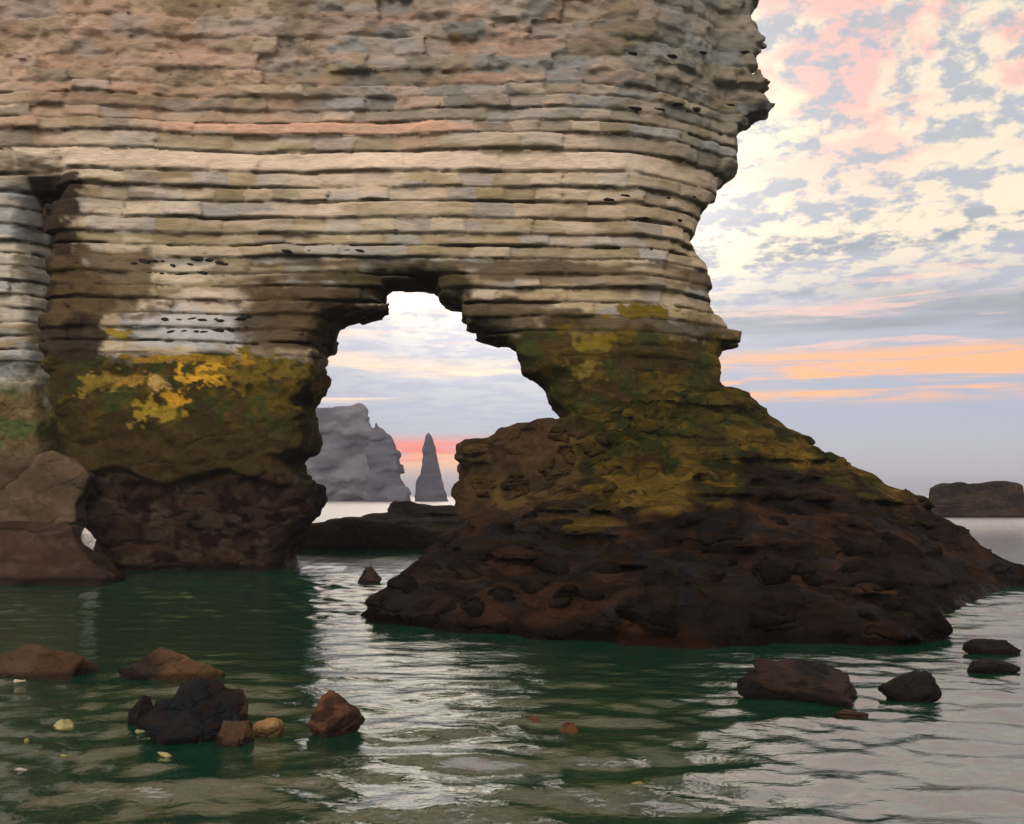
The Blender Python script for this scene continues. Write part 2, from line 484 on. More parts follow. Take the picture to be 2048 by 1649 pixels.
def lerp(a, b, f):
    return a + (np.asarray(b, float) - a) * np.asarray(f)[:, None]
def blob(px, py, cx, cy, rx, ry, n, soft=.16):
    r = np.maximum(np.abs((px - cx) / rx), np.abs((py - cy) / ry)) * .6 + .4 * np.sqrt(((px - cx) / rx) ** 2 + ((py - cy) / ry) ** 2) + n * .6
    return ss(1 - r, -soft, soft)
def cliff_colours(v):
    x, y, z = v.T
    px, py = 1024 + F * x / YR, HOR - (z - H) * F / 67.0
    k, u, zeta = layer_coord(x, y, z)
    pt = fbm(x * .22, y * .22, z * 1.15, 3)
    pt2 = fbm(x * .3 + 40, y * .3, z * 1.4 + 9, 3)
    pt3 = fbm(x * .5 + 70, y * .5, z * .9 + 3, 3)
    ed = 1.35 * fbm(x * .6, y * .6, z * .9, 4, .6)
    c = np.tile(np.array((.42, .345, .225)), (len(v), 1))                    # tan chalk
    c = lerp(c, (.52, .45, .33), ss(pt, .0, .35))
    c = lerp(c, (.33, .27, .165), ss(-pt2, .05, .35) * .8)
    c = lerp(c, (.42, .42, .41), ss(pt2, .18, .42) * .7)
    up = ss(py, 330, 150)
    left = ss(px, 1000, 250)
    c = lerp(c, (.55, .385, .285), up * left * (.55 + .35 * ss(pt3, -.3, .3)))
    c = lerp(c, (.37, .375, .365), up * ss(px, 400, 800) * ss(pt3, -.45, .05) * .9)
    c = lerp(c, (.58, .41, .31), up * ss(pt, .12, .3) * .8)
    c = lerp(c, (.25, .24, .20), ss(px, 1100, 1450) * (.35 + .5 * ss(pt2, -.2, .3)) * ss(py, 520, 300))
    c *= (1 - .20 * up - .10 * up * ss(px, 500, 1100))[:, None]
    c = lerp(c, (.215, .21, .18), ss(px, 1050, 1400) * ss(py, 420, 250) * .6)
    per = vnoise(k * 5.31, 2.5, .5)
    c *= (1 + .28 * per)[:, None]
    wj = .55 * fbm(x * 1.1, y * 1.1, z * 1.6, 3)
    kb_ = layer_coord(x, y, z + .45 * fbm(x * .8 + 20, y * .8, z * 1.3, 3) * (.3 + up))[0]
    bi, bf, bh = blocks(x + wj * (.4 + 1.6 * up), y, z, kb_)
    up2 = 1 - .45 * up
    bh2, bh3 = vnoise(bi * 3.0, kb_ * 7.0 + 11, 6.0), vnoise(bi * 5.0 + 9, kb_ * 3.0, 8.0)
    c *= (1 + .12 * bh)[:, None]
    c = lerp(c, (.66, .55, .42), ss(bh2, .35, .6) * .55 * up2 * (1 - .4 * ss(px, 1150, 1450)))
    c = lerp(c, (.62, .40, .30), ss(bh3, .45, .65) * .55 * up2 * ss(py, 460, 250) * ss(px, 1250, 900))
    c = lerp(c, (.40, .43, .46), ss(-bh2, .40, .6) * .5 * up2)
    c = lerp(c, (.24, .19, .11), ss(-bh3, .50, .7) * .5)
    # the pale bed and other light bands
    pale = (k == np.searchsorted(SEAM_Z, zpx(320)))
    c = lerp(c, (.84, .70, .55), pale * (.92 - .5 * ss(px, 1150, 1420)) * (.75 + .25 * ss(pt, -.4, .1)))
    pk = (k == np.searchsorted(SEAM_Z, zpx(250)))
    c = lerp(c, (.74, .47, .34), pk * ss(px, 250, 420) * ss(px, 980, 900) * ss(pt2, -.45, .0))
    for p, w in ((420, .7), (386, .5), (355, .45), (452, .4), (280, .4)):
        kb = (k == np.searchsorted(SEAM_Z, zpx(p)))
        c = lerp(c, (.74, .63, .50), kb * w * ss(pt, -.12, .22) * ss(px, 1350, 1150))
    c = lerp(c, (.72, .62, .49), blob(px, py, 400, 620, 140, 32, ed) * .85)
    c = lerp(c, (.50, .53, .56), blob(px, py, 400, 660, 150, 40, ed) * .75)
    c = lerp(c, (.80, .68, .52), blob(px, py, 330, 545, 120, 20, ed) * .7)
    c = lerp(c, (.50, .41, .27), blob(px, py, 1130, 600, 170, 26, ed) * .8)
    c = lerp(c, (.78, .70, .60), blob(px, py, 1080, 612, 40, 9, ed) * .8)
    # rear wall at the left: cooler and paler
    rear = ss(px, 120, 60) * ss(py, 330, 350)
    c = lerp(c, (.50, .53, .53), rear * ss(pt2, -.5, .1) * .9)
    c = lerp(c, (.80, .74, .62), rear * ss(pt, .02, .2) * .8)
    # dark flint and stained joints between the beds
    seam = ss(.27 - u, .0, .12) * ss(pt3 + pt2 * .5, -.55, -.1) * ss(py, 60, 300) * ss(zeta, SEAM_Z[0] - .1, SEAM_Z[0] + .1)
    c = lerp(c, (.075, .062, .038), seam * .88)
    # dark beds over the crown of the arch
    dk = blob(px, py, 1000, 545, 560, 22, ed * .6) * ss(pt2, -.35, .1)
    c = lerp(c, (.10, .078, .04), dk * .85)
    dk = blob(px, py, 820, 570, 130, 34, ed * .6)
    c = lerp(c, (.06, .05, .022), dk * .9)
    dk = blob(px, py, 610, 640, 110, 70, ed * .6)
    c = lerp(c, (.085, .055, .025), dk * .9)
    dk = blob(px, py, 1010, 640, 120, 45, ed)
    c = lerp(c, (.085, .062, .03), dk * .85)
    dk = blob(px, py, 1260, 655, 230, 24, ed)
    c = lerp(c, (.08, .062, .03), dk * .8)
    # dark brown flank beside the cleft
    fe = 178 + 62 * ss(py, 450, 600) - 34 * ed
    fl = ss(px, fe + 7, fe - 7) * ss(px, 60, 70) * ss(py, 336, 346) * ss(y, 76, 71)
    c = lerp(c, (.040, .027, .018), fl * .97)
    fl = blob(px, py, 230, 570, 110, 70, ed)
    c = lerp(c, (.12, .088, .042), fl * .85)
    # weed and lichen below the beds
    mline = 705 + 26 * ed - 60 * ss(px, 700, 1000)
    ms = ss(py, mline, mline + 22) * ss(px, 60, 90)
    mc = np.tile(np.array((.062, .045, .014)), (len(v), 1))
    g1, g2 = fbm(x * .55, y * .55, z * .7 + 50, 3), fbm(x * .9 + 20, y * .9, z * .9, 3)
    g4, g5 = fbm(x * 2.2, y * 2.2, z * 2.6, 3), vnoise(x * 6, y * 6, z * 6)
    mc = lerp(mc, (.115, .085, .015), ss(g1 + .5 * g4, .0, .25))
    mc = lerp(mc, (.045, .062, .018), ss(g2 - .5 * g4, .05, .25) * .8)
    mc = lerp(mc, (.050, .034, .016), ss(-g1, .12, .35) * .8)
    low = ss(py, 820, 900) * ss(px, 750, 650)
    mc = lerp(mc, (.060, .040, .018), low * .85)
    for bx, by, rx, ry, cc in ((437, 752, 46, 20, (.78, .44, .04)), (300, 765, 40, 11, (.42, .26, .05)), (350, 768, 22, 16, (.55, .37, .13)), (385, 805, 20, 17, (.62, .34, .03)),
                               (345, 830, 34, 20, (.34, .25, .03)), (262, 668, 24, 8, (.36, .27, .04)), (560, 740, 80, 30, (.17, .125, .02)), (230, 770, 30, 18, (.35, .26, .05)),
                               (400, 722, 100, 7, (.38, .24, .03)), (1185, 690, 36, 16, (.20, .15, .02)), (1160, 740, 30, 14, (.24, .18, .04)), (1280, 622, 66, 11, (.20, .145, .02)), (420, 1060, 20, 8, (.22, .04, .02))):
        f = blob(px, py, bx, by, rx, ry, g2 * 1.3 + g4 * 2.2 + .3 * g5, .12)
        mc = lerp(mc, cc, f * .9)
        ms = np.maximum(ms, f * (by > 600))
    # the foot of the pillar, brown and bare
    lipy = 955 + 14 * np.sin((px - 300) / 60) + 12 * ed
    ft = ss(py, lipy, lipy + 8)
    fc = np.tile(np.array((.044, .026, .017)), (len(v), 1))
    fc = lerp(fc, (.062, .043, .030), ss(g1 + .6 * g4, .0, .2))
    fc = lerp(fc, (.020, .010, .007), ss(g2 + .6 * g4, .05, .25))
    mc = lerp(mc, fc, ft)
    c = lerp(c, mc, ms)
    # foot of the rear wall
    rf = ss(py, 735 + 20 * ed, 770 + 20 * ed) * ss(px, 150, 90)
    rc = np.tile(np.array((.22, .17, .08)), (len(v), 1))
    rc = lerp(rc, (.13, .17, .06), ss(g1, -.1, .2))
    rc = lerp(rc, (.16, .12, .075), ss(py, 850, 930))
    rc = lerp(rc, (.55, .50, .42), blob(px, py, 65, 785, 30, 14, ed) * .7)
    c = lerp(c, rc, rf)
    return np.clip(c, .008, .9)

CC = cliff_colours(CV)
arch = obj('chalk_arch', None, label='huge banded chalk cliff pierced by a sea arch, standing in green water', cat='cliff')
arch.location = (0, 0, 0)
cen = CV[CQ].mean(1)
kq, uq, zq = layer_coord(*cen.T)
# beds are parts; below them pillar, buttress and the wall set back at the left
pxq, pyq = 1024 + F * cen[:, 0] / YR, HOR - (cen[:, 2] - H) * F / 67.0
is_rear = (pxq < 96) & (pyq > 330) | ((cen[:, 1] > 73) & (cen[:, 0] < -24))
lipq = 955 + 14 * np.sin((pxq - 300) / 60)
def components(q):
    """label of the connected piece each quad belongs to"""
    u, inv = np.unique(q, return_inverse=True)
    inv = inv.reshape(q.shape)
    lab = np.arange(len(u))
    od = np.argsort(inv.ravel(), kind='stable')
    fo = od // q.shape[1]
    st = np.searchsorted(inv.ravel()[od], np.arange(len(u)))
    while True:
        m = lab[inv].min(1)
        new = np.minimum(lab, np.minimum.reduceat(m[fo], st))
        new = new[new]
        new = new[new]
        if (new == lab).all():
            return lab[inv[:, 0]]
        lab = new
kq = np.where(SEAM_Z[np.clip(kq, 0, NL - 1)] > 40.5, NL, kq)
lowq = kq == 0
pid = np.where(is_rear, 100 + kq, 200 + kq)
pid = np.where(~is_rear & lowq, np.where(pxq >= 850, 303, np.where(pyq > lipq, 302, 301)), pid)
for rnd in range(2):                                 # crumbs of a bed join the bed next to them
    flag = np.zeros(len(CV), bool)
    for p_ in np.unique(pid):
        f_ = np.nonzero(pid == p_)[0]
        lb = components(CQ[f_])
        ids_, cn = np.unique(lb, return_counts=True)
        for l_ in ids_[cn < 400]:
            fc_ = f_[lb == l_]
            flag[:] = False
            flag[CQ[fc_]] = True
            oth = pid[flag[CQ].any(1)]
            oth = oth[oth != p_]
            if len(oth):
                pid[fc_] = np.bincount(oth).argmax()
PART = {301: ('pillar', M_MOSS, 'bulging weed-grown pillar with yellow lichen'), 302: ('pillar_foot', M_SLAB, 'dark brown undercut foot of the pillar'),
        303: ('buttress', M_MOSS, 'olive weed-grown buttress beside the opening'), 100: ('rear_wall', M_MOSS, None)}
for p_ in np.unique(pid):
    f_ = np.nonzero(pid == p_)[0]
    lb = components(CQ[f_])
    nm, mt_, lbl = PART.get(int(p_), ('rear_bed' if p_ < 200 else 'chalk_bed', M_CHALK, None))
    for l_ in np.unique(lb):
        fm = np.zeros(len(CQ), bool)
        fm[f_[lb == l_]] = True
        if fm.sum() > 12:
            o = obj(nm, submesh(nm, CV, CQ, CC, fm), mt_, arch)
            if lbl and fm.sum() > 400:
                o['label'] = lbl
print('cliff parts', round(time.time() - T0, 1))

# flint nodules in rows along the beds
tri = BVHTree.FromPolygons(CV.tolist(), CQ.tolist())
def rock_mesh(name, size, seed, sub=3, rough=.22, flat=.0, colour=(.05, .04, .03), colour2=None, block=0.0, freq=1.0, patch=None):
    """a faceted stone: displaced, partly planed sphere, origin at its centre"""
    import bmesh
    bm = bmesh.new()
    bmesh.ops.create_icosphere(bm, subdivisions=sub, radius=1)
    co = np.array([v.co[:] for v in bm.verts])
    r = np.random.default_rng(seed)
    d = co.copy()
    s = np.ones(len(co))
    for i in range(int(14 + 10 * block)):          # planes that cut flat facets
        nrm = r.normal(size=3)
        nrm /= np.linalg.norm(nrm)
        lim = r.uniform(.45, .85) if block >= .4 else r.uniform(.62, .92)
        h = d @ nrm
        s = np.where(h * s > lim, lim / np.maximum(h, 1e-6), s)
    o = r.uniform(0, 50, 3)
    q = d * freq
    s = s * (1 + rough * fbm(q[:, 0] * 1.6 + o[0], q[:, 1] * 1.6 + o[1], q[:, 2] * 1.6 + o[2], 4))
    if sub >= 4:
        s = s * (1 + .10 * (.4 - np.abs(fbm(d[:, 0] * 4 + o[1], d[:, 1] * 4, d[:, 2] * 5 + o[2], 4))) + .05 * fbm(d[:, 0] * 11, d[:, 1] * 11 + o[0], d[:, 2] * 11, 3))
    p = d * s[:, None]
    p = (p - (p.max(0) + p.min(0)) / 2) / ((p.max(0) - p.min(0)) / 2)
    p = p * np.array(size) * .5
    for v, c in zip(bm.verts, p):
        v.co = c
    me = bpy.data.meshes.new(name)
    bm.to_mesh(me)
    bm.free()
    me.polygons.foreach_set('use_smooth', np.full(len(me.polygons), sub >= 3))
    g = fbm(d[:, 0] * 2 + o[0], d[:, 1] * 2 + 9, d[:, 2] * 2 + o[2], 3)
    c = np.tile(np.array(colour, float), (len(p), 1))
    if colour2 is not None:
        c = lerp(c, colour2, ss(g, -.12, .22))
    if patch is not None:
        ax, cc = patch
        f = ss(d @ np.array(ax) + .3 * g, .35, .65)
        c = lerp(c, cc, f)
    ca = me.color_attributes.new('tone', 'FLOAT_COLOR', 'POINT')
    ca.data.foreach_set('color', np.concatenate([c, np.ones((len(c), 1))], 1).astype(np.float32).ravel())
    return me
flint_me = [rock_mesh('flint_nodule', (.75, .5, .34), 100 + i, 2, .3, colour=(.045, .043, .042), colour2=(.07, .062, .05)) for i in range(4)]
rows = [(250, 470, 526, 10), (280, 420, 549, 5), (320, 505, 640, 8), (330, 500, 661, 7), (560, 760, 505, 4), (1180, 1420, 395, 4), (1220, 1440, 440, 4), (1210, 1500, 105, 4), (1230, 1480, 215, 5)]
for (a, b, py, n) in rows:
    for i in range(n):
        px = a + (b - a) * (i + rng.uniform(.1, .9)) / n
        o_ = Vector((0, 0, H))
        d_ = (Vector(P(px, py + rng.normal(0, 4), 66)) - o_).normalized()
        hit = tri.ray_cast(o_, d_, 200)
        if hit[0] is None or hit[0].y > 78:
            continue
        e = obj('flint_nodule', flint_me[int(rng.integers(4))], M_DARK, arch)
        e.location = hit[0] + Vector((0, .08, 0))
        s_ = rng.uniform(.55, 1.15)
        e.scale = (s_ * rng.uniform(.8, 1.6), s_, s_ * rng.uniform(.6, 1.0))
        e.rotation_euler = (rng.normal(0, .1), rng.normal(0, .12), rng.uniform(-.4, .4))

# ------------------------------------------------------------------ rocky apron at the right foot of the arch
def build_apron():
    ctrl = []
    def c(px, py, d, z=None):
        x, y, zz = P(px, py, d)
        ctrl.append((x, y, zz if z is None else z))
    ridge = [(1300, 790, 67), (1445, 772, 67), (1540, 835, 66), (1640, 912, 64.5), (1735, 982, 63), (1800, 1018, 62), (1900, 1072, 60), (1990, 1118, 58.5), (2040, 1140, 58), (2150, 1185, 57)]
    for px, py, d in ridge:
        c(px, py, d)
        x, y, z = P(px, py, d)
        ctrl.append((x * 1.01, y + 4.5, z - 4.0))
        ctrl.append((x * 1.01, y + 10, -2.5))
    toe = [(721, 1243, 40), (773, 1248, 39), (880, 1262, 37.2), (1000, 1272, 35.8), (1144, 1282, 34.6), (1292, 1296, 33.2), (1404, 1294, 33.2), (1600, 1292, 33.5), (1750, 1296, 33.0), (1850, 1300, 32.6), (1905, 1268, 36.3), (1945, 1205, 47), (2035, 1172, 55.5)]
    for px, py, d in toe:
        c(px, py, d, 0.0)
    for px, py, d in toe[1:10]:
        x, y, z = P(px, py, d)
        ctrl.append((x, y - 2.5, -2.2))
        ctrl.append((x * 1.02, y + 1.3, .95 + .4 * math.sin(px * .02)))
    for px, d in ((1925, 33), (1985, 40), (2030, 48), (2130, 54)):
        c(px, 0, d, -2.2)
    for px, py, d in ((1300, 960, 56), (1500, 1000, 49), (1700, 1025, 51), (1200, 1095, 46), (1500, 1130, 42), (1700, 1150, 42), (1850, 1150, 45), (1900, 1110, 52), (1000, 1110, 46), (1350, 1180, 39.5), (1600, 1200, 38.5), (1780, 1210, 38),
                      (1450, 900, 60), (1600, 930, 60.5), (1150, 1010, 52), (1000, 1180, 41), (880, 1180, 42.5), (860, 1085, 54.5), (845, 1108, 52), (840, 1148, 49), (778, 1160, 45.5), (752, 1200, 42.6), (900, 1085, 53)):
        c(px, py, d)
    for px, d in ((770, 55), (800, 60), (730, 50), (700, 45), (660, 41), (690, 38), (860, 66), (780, 66)):
        c(px, 0, d, -2.4)
    C = np.array(ctrl)
    xs = np.arange(-17, 36.01, .17)
    ys = np.arange(29.5, 71, .19)
    zs = np.arange(-1.6, 12.4, .16)
    # thin-plate spline through the control points
    def U(r2):
        return r2 * np.log(r2 + 1e-6)
    n = len(C)
    K = U(((C[:, None, :2] - C[None, :, :2]) ** 2).sum(2)) + np.eye(n) * 8.0
    Pm = np.c_[np.ones(n), C[:, :2]]
    A = np.block([[K, Pm], [Pm.T, np.zeros((3, 3))]])
    w = np.linalg.solve(A, np.r_[C[:, 2], 0, 0, 0])
    XX, YY = np.meshgrid(xs, ys, indexing='ij')
    h = w[n] + w[n + 1] * XX + w[n + 2] * YY
    for i in range(n):
        h += w[i] * U((XX - C[i, 0]) ** 2 + (YY - C[i, 1]) ** 2)
    h = np.clip(h, -2.4, 12)
    S = ((zs[None, None, :] - h[:, :, None]) * .8).astype(np.float32)
    # blocky hump seen against the light inside the arch
    hp = poly_m([(936, 1150), (929, 1068), (919, 1006), (925, 947), (921, 893), (983, 881), (1010, 856), (1045, 850), (1095, 846), (1140, 836), (1250, 812), (1300, 1250), (940, 1250)], 60)
    XZ = np.meshgrid(xs, zs, indexing='ij')
    D2 = poly_sdf(hp, *XZ).astype(np.float32)
    fr = (54.8 + .62 * zs[None, None, :] - .10 * (xs[:, None, None] - 3) - ys[None, :, None]).astype(np.float32)
    Hs = smax(np.maximum(np.broadcast_to(D2[:, None, :], S.shape), ys[None, :, None] - 67), fr * .85, .8)
    S = smin(S, Hs, .9)
    band = np.abs(S) < 1.5
    ii = np.nonzero(band)
    x, y, z = xs[ii[0]].astype(np.float32), ys[ii[1]].astype(np.float32), zs[ii[2]].astype(np.float32)
    wz = z + .4 * vnoise(x * .15, y * .15, 1.5) + .06 * x
    lay = wz / 1.15
    li = np.floor(lay)
    lu = lay - li
    terr = .30 * (.5 - lu) + .34 * vnoise(x * .3, y * .3, li * 7.7) + .22 * vnoise(np.floor((x + .4 * vnoise(x * .6, y * .6, z)) / 1.3) * 3.1, np.floor(y / 1.6) * 5.3, li * 2.9 + .5) - .10 * ss(.2 - lu, 0, .15)
    hf = ss(x, 14, 2) * ss(z, 3, 5) * ss(y, 52, 56)
    crag = .75 * (.40 - np.abs(fbm(x * .33, y * .33, z * .5, 3))) + .38 * fbm(x * 1.0, y * 1.0, z * 1.2, 3)
    S[ii] -= (terr * (.75 - .2 * hf) + crag).astype(np.float32)
    return surface_nets(S, (xs[0], ys[0], zs[0]), (.17, .19, .16))
AV, AQ = build_apron()
print('apron', len(AV), round(time.time() - T0, 1))
def apron_colours(v):
    x, y, z = v.T
    px, py = 1024 + F * x / y, HOR - (z - H) * F / y
    g1, g2, g3 = fbm(x * .5, y * .5, z * .6, 3), fbm(x * .9 + 30, y * .7, z * .9, 3), fbm(x * .22, y * .22 + 9, z * .3, 3)
    c = np.tile(np.array((.025, .015, .010)), (len(v), 1))
    c = lerp(c, (.055, .029, .016), ss(g1, .0, .3))
    c = lerp(c, (.022, .023, .027), ss(g2, .1, .3) * .7)
    c = lerp(c, (.14, .055, .022), ss(g3, .05, .25) * ss(z, 1.3, .3) * ss(px, 1750, 1450) * .45)
    # weed on the upper slope: ochre and olive, then green near the ridge
    line = 1028 + 40 * g1 + 55 * g2 - 60 * ss(px, 1450, 1500) + 40 * ss(px, 1600, 1750)
    mo = ss(py, line, line - 50) * ss(px, 1060 + 80 * g2, 1180 + 80 * g2)
    g4 = fbm(x * 2.2, y * 2.2, z * 2.6, 3)
    mc = np.tile(np.array((.115, .078, .017)), (len(v), 1))
    mc = lerp(mc, (.185, .122, .020), ss(g1 + .4 * g4, .02, .28))
    mc = lerp(mc, (.036, .044, .012), np.clip(ss(g2 - .4 * g4, .0, .28) * .75 + .5 * ss(line - py, 60, 130), 0, 1))
    mc = lerp(mc, (.036, .025, .010), ss(-g1 + .4 * g4, .1, .35) * .75)
    c = lerp(c, mc, mo)
    c = lerp(c, (.18, .12, .022), blob(px, py, 1290, 985, 75, 38, g2 * 1.3, .3) * .8)
    c = lerp(c, (.17, .115, .025), blob(px, py, 1180, 1050, 60, 20, g2 * 1.5) * .6)
    hump = ss(px, 1190 + 60 * g1, 1110 + 60 * g1) * ss(py, 1060, 1000)
    hc = lerp(np.tile(np.array((.075, .048, .024)), (len(v), 1)), (.12, .082, .028), ss(g1, .0, .25))
    hc = lerp(hc, (.045, .03, .016), ss(g2, .05, .25))
    c = lerp(c, hc, hump)
    return np.clip(c, .006, .5)
AC = apron_colours(AV)
ac = AV[AQ].mean(1)
apx = 1024 + F * ac[:, 0] / ac[:, 1]
apy = HOR - (ac[:, 2] - H) * F / ac[:, 1]
hump_q = (apx < 1150) & (ac[:, 1] > 54) & (ac[:, 2] > 2.6)
apron = obj('rock_apron', submesh('rock_apron', AV, AQ, AC, ~hump_q), M_DARK, arch)
apron['label'] = 'dark wet rock apron sloping into the water, ochre weed above'
obj('boulder_hump', submesh('boulder_hump', AV, AQ, AC, hump_q), M_MOSS, arch)['label'] = 'blocky brown rock heap in front of the opening'

atri = BVHTree.FromPolygons(AV.tolist(), AQ.tolist())
stone_me = []
for i in range(8):
    base = [(.075, .048, .022), (.020, .014, .010), (.095, .064, .024), (.030, .020, .013)][i % 4]
    stone_me.append(rock_mesh('stone', (1.2, 1.0, .8), 300 + i, 3, .10, block=1.5, colour=base, colour2=tuple(v * .6 for v in base)))
def strew(n, x0, x1, y0, y1, smin_, smax_):
    for i in range(n):
        px, py = rng.uniform(x0, x1), rng.uniform(y0, y1)
        o_ = Vector((0, 0, H))
        d_ = (Vector(P(px, py, 50)) - o_).normalized()
        hit = atri.ray_cast(o_, d_, 75)
        if hit[0] is None or hit[0].z < .15 or hit[1].z < .15:
            continue
        s_ = rng.uniform(smin_, smax_)
        hi_ = hit[0].z > 3.2 and hit[0].y > 53
        e = obj('stone', stone_me[int(rng.integers(4)) * 2 + (0 if hi_ else 1)], M_DARK, apron)
        e.location = hit[0] - hit[1] * (.16 * s_)
        e.rotation_euler = (rng.normal(0, .3), rng.normal(0, .3), rng.uniform(0, 6.28))
        e.scale = (s_ * rng.uniform(.9, 1.5), s_, s_ * rng.uniform(.7, 1.0))
strew(34, 950, 1230, 860, 1000, .7, 1.5)
strew(34, 860, 1500, 1020, 1230, .7, 1.7)
strew(26, 1450, 1950, 1020, 1260, .7, 1.6)
strew(12, 740, 960, 1110, 1230, .6, 1.3)

# ------------------------------------------------------------------ sea bed and beach
def bed_z(x, y):
    z = -.13 - .045 * np.clip(y - 12, 0, 60) - .02 * np.clip(y - 40, 0, 300)
    z = z - .55 * ss(x, -6, 3) * ss(y, 8, 20) - .7 * ss(y, 24, 30) + .05 * np.clip(10 - y, 0, 60)
    z = z + .12 * fbm(x * .25, y * .25, 3.0, 3) + .04 * fbm(x * 1.3, y * 1.3, 5.0, 2)
    return np.clip(z, -9, 6)
def graded(lo, hi, step, far_lo, far_hi, grow=1.16):
    a = list(np.arange(lo, hi + 1e-6, step))
    s, v, left = step, lo, []
    while v > far_lo:
        s *= grow
        v -= s
        left.append(max(v, far_lo))
    s, v, right = step, a[-1], []
    while v < far_hi:
        s *= grow
        v += s
        right.append(min(v, far_hi))
    return np.array(left[::-1] + a + right)
def grid_mesh(name, xs, ys, zf, cols=None):
    X, Y = np.meshgrid(xs, ys, indexing='ij')
    Z = zf(X, Y)
    V = np.stack([X, Y, Z], 2).reshape(-1, 3)
    nx, ny = len(xs), len(ys)
    I = np.arange(nx * ny).reshape(nx, ny)
    Q = np.stack([I[:-1, :-1], I[1:, :-1], I[1:, 1:], I[:-1, 1:]], 2).reshape(-1, 4)
    return V, Q
m = bpy.data.materials.new('shingle_bed')
m.use_nodes = True
nt = m.node_tree
b = nt.nodes['Principled BSDF']
gp = N(nt, 'ShaderNodeNewGeometry').outputs['Position']
vo = N(nt, 'ShaderNodeTexVoronoi')
nt.links.new(gp, vo.inputs['Vector'])
vo.inputs['Scale'].default_value = 3.2
c0 = mix(nt, noise(nt, gp, .35, 4, .6), (.30, .27, .17), (.55, .49, .35))
c0 = mix(nt, math_(nt, 'MULTIPLY', sstep(nt, noise(nt, gp, .16, 3, .5), .5, .62), .8), c0, (.07, .085, .035))
hs = N(nt, 'ShaderNodeSeparateColor')
nt.links.new(vo.outputs['Color'], hs.inputs[0])
c0 = mix(nt, math_(nt, 'MULTIPLY', hs.outputs[0], .55), c0, (.38, .34, .25))
c0 = mix(nt, math_(nt, 'MULTIPLY', sstep(nt, vo.outputs['Distance'], .28, .5), .5), c0, (.05, .05, .03))
nt.links.new(c0, b.inputs['Base Color'])
b.inputs['Roughness'].default_value = .95
M_BED = m
bxs = graded(-40, 40, .5, -6400, 6400)
bys = graded(-6, 70, .5, -200, 7400)
V, Q = grid_mesh('seabed', bxs, bys, bed_z)
obj('seabed', mesh_np('seabed', V, Q), M_BED, kind='structure')

# loose shingle lying on the shallow bed, too many to count
peb_v, peb_q, peb_c = [], [], []
proto = rock_mesh('p', (1, .8, .45), 900, 1, .15)
pv0 = np.array([v.co[:] for v in proto.vertices])
pf0 = np.array([p.vertices[:] for p in proto.polygons])
npb = 1500
for i in range(npb):
    y = 9 + 19 * rng.random() ** 1.3
    x = rng.uniform(-.56 * y, .1 * y) if i % 4 else rng.uniform(-.5 * y, .55 * y)
    s_ = rng.uniform(.10, .32) * (1 + 1.0 * (rng.random() > .94))
    a = rng.uniform(0, 6.28)
    R = np.array([[math.cos(a), -math.sin(a), 0], [math.sin(a), math.cos(a), 0], [0, 0, 1]])
    p = (pv0 * s_) @ R.T + np.array([x, y, float(bed_z(np.float64(x), np.float64(y))) + .08 * s_])
    peb_q.append(pf0 + len(pv0) * i)
    peb_v.append(p)
    t = rng.random()
    cc = np.array((.40, .33, .17)) * (.5 + t) if t < .5 else (np.array((.22, .20, .15)) * (.5 + t) if t < .8 else np.array((.10, .06, .03)))
    peb_c.append(np.tile(cc, (len(pv0), 1)))
M_PEB = rock_material('shingle', 4, .3, .25, .8)
obj('shingle', mesh_np('shingle', np.concatenate(peb_v), np.concatenate(peb_q), np.clip(np.concatenate(peb_c), 0, .7)), M_PEB,
    label='pale loose shingle on the shallow bed under green water', cat='shingle', kind='stuff')

# ------------------------------------------------------------------ sea
def wave_z(X, Y):
    r = np.random.default_rng(3)
    z = np.zeros(X.shape)
    near = ss(Y, 130, 60) * ss(np.abs(X), 90, 44)
    for i in range(44):
        lam = 10 ** r.uniform(math.log10(.55), math.log10(3.2))
        th = r.normal(math.pi / 2, .55)
        k = 2 * math.pi / lam
        amp = .0041 * lam ** .95
        ph = r.uniform(0, 6.28)
        wx = X + .5 * vnoise(X * .2, Y * .2, i * 1.3)
        wy = Y + .5 * vnoise(X * .2, Y * .2, i * 1.3 + 40)
        s = np.sin(k * (wx * math.cos(th) + wy * math.sin(th)) + ph)
        z += amp * (s + .3 * s * s)
    gust = .75 + .55 * vnoise(X * .06, Y * .09, 77)
    return z * near * gust
wxs = graded(-30, 30, .17, -6300, 6300)
wys = graded(9, 62, .13, -100, 7300)
V, Q = grid_mesh('sea', wxs, wys, wave_z)
nx, ny = len(wxs), len(wys)
I = np.arange(nx * ny).reshape(nx, ny)
border = np.concatenate([I[:, 0], I[-1, 1:], I[::-1, -1][1:], I[0, ::-1][1:-1]])
nb = len(border)
low = V[border].copy()
low[:, 2] = -10.0
V2 = np.concatenate([V, low])
j = np.arange(nb)
skirt = np.stack([border, border[(j + 1) % nb], len(V) + (j + 1) % nb, len(V) + j], 1)[:, ::-1]
cidx = len(V2)
V2 = np.concatenate([V2, [[0, 3000, -10.0]]])
fan = np.stack([len(V) + (j + 1) % nb, len(V) + j, np.full(nb, cidx)], 1)
me = bpy.data.meshes.new('sea')
me.from_pydata(V2.tolist(), [], np.concatenate([Q, skirt]).tolist() + fan.tolist())
me.polygons.foreach_set('use_smooth', np.concatenate([np.ones(len(Q), bool), np.zeros(len(skirt) + len(fan), bool)]))
m = bpy.data.materials.new('sea_water')
m.use_nodes = True
nt = m.node_tree
nt.nodes.clear()
out = N(nt, 'ShaderNodeOutputMaterial')
gp = N(nt, 'ShaderNodeNewGeometry').outputs['Position']
w1 = noise(nt, mapv(nt, gp, (1.0, 1.5, 1)), 2.0, 4, .55, .5)
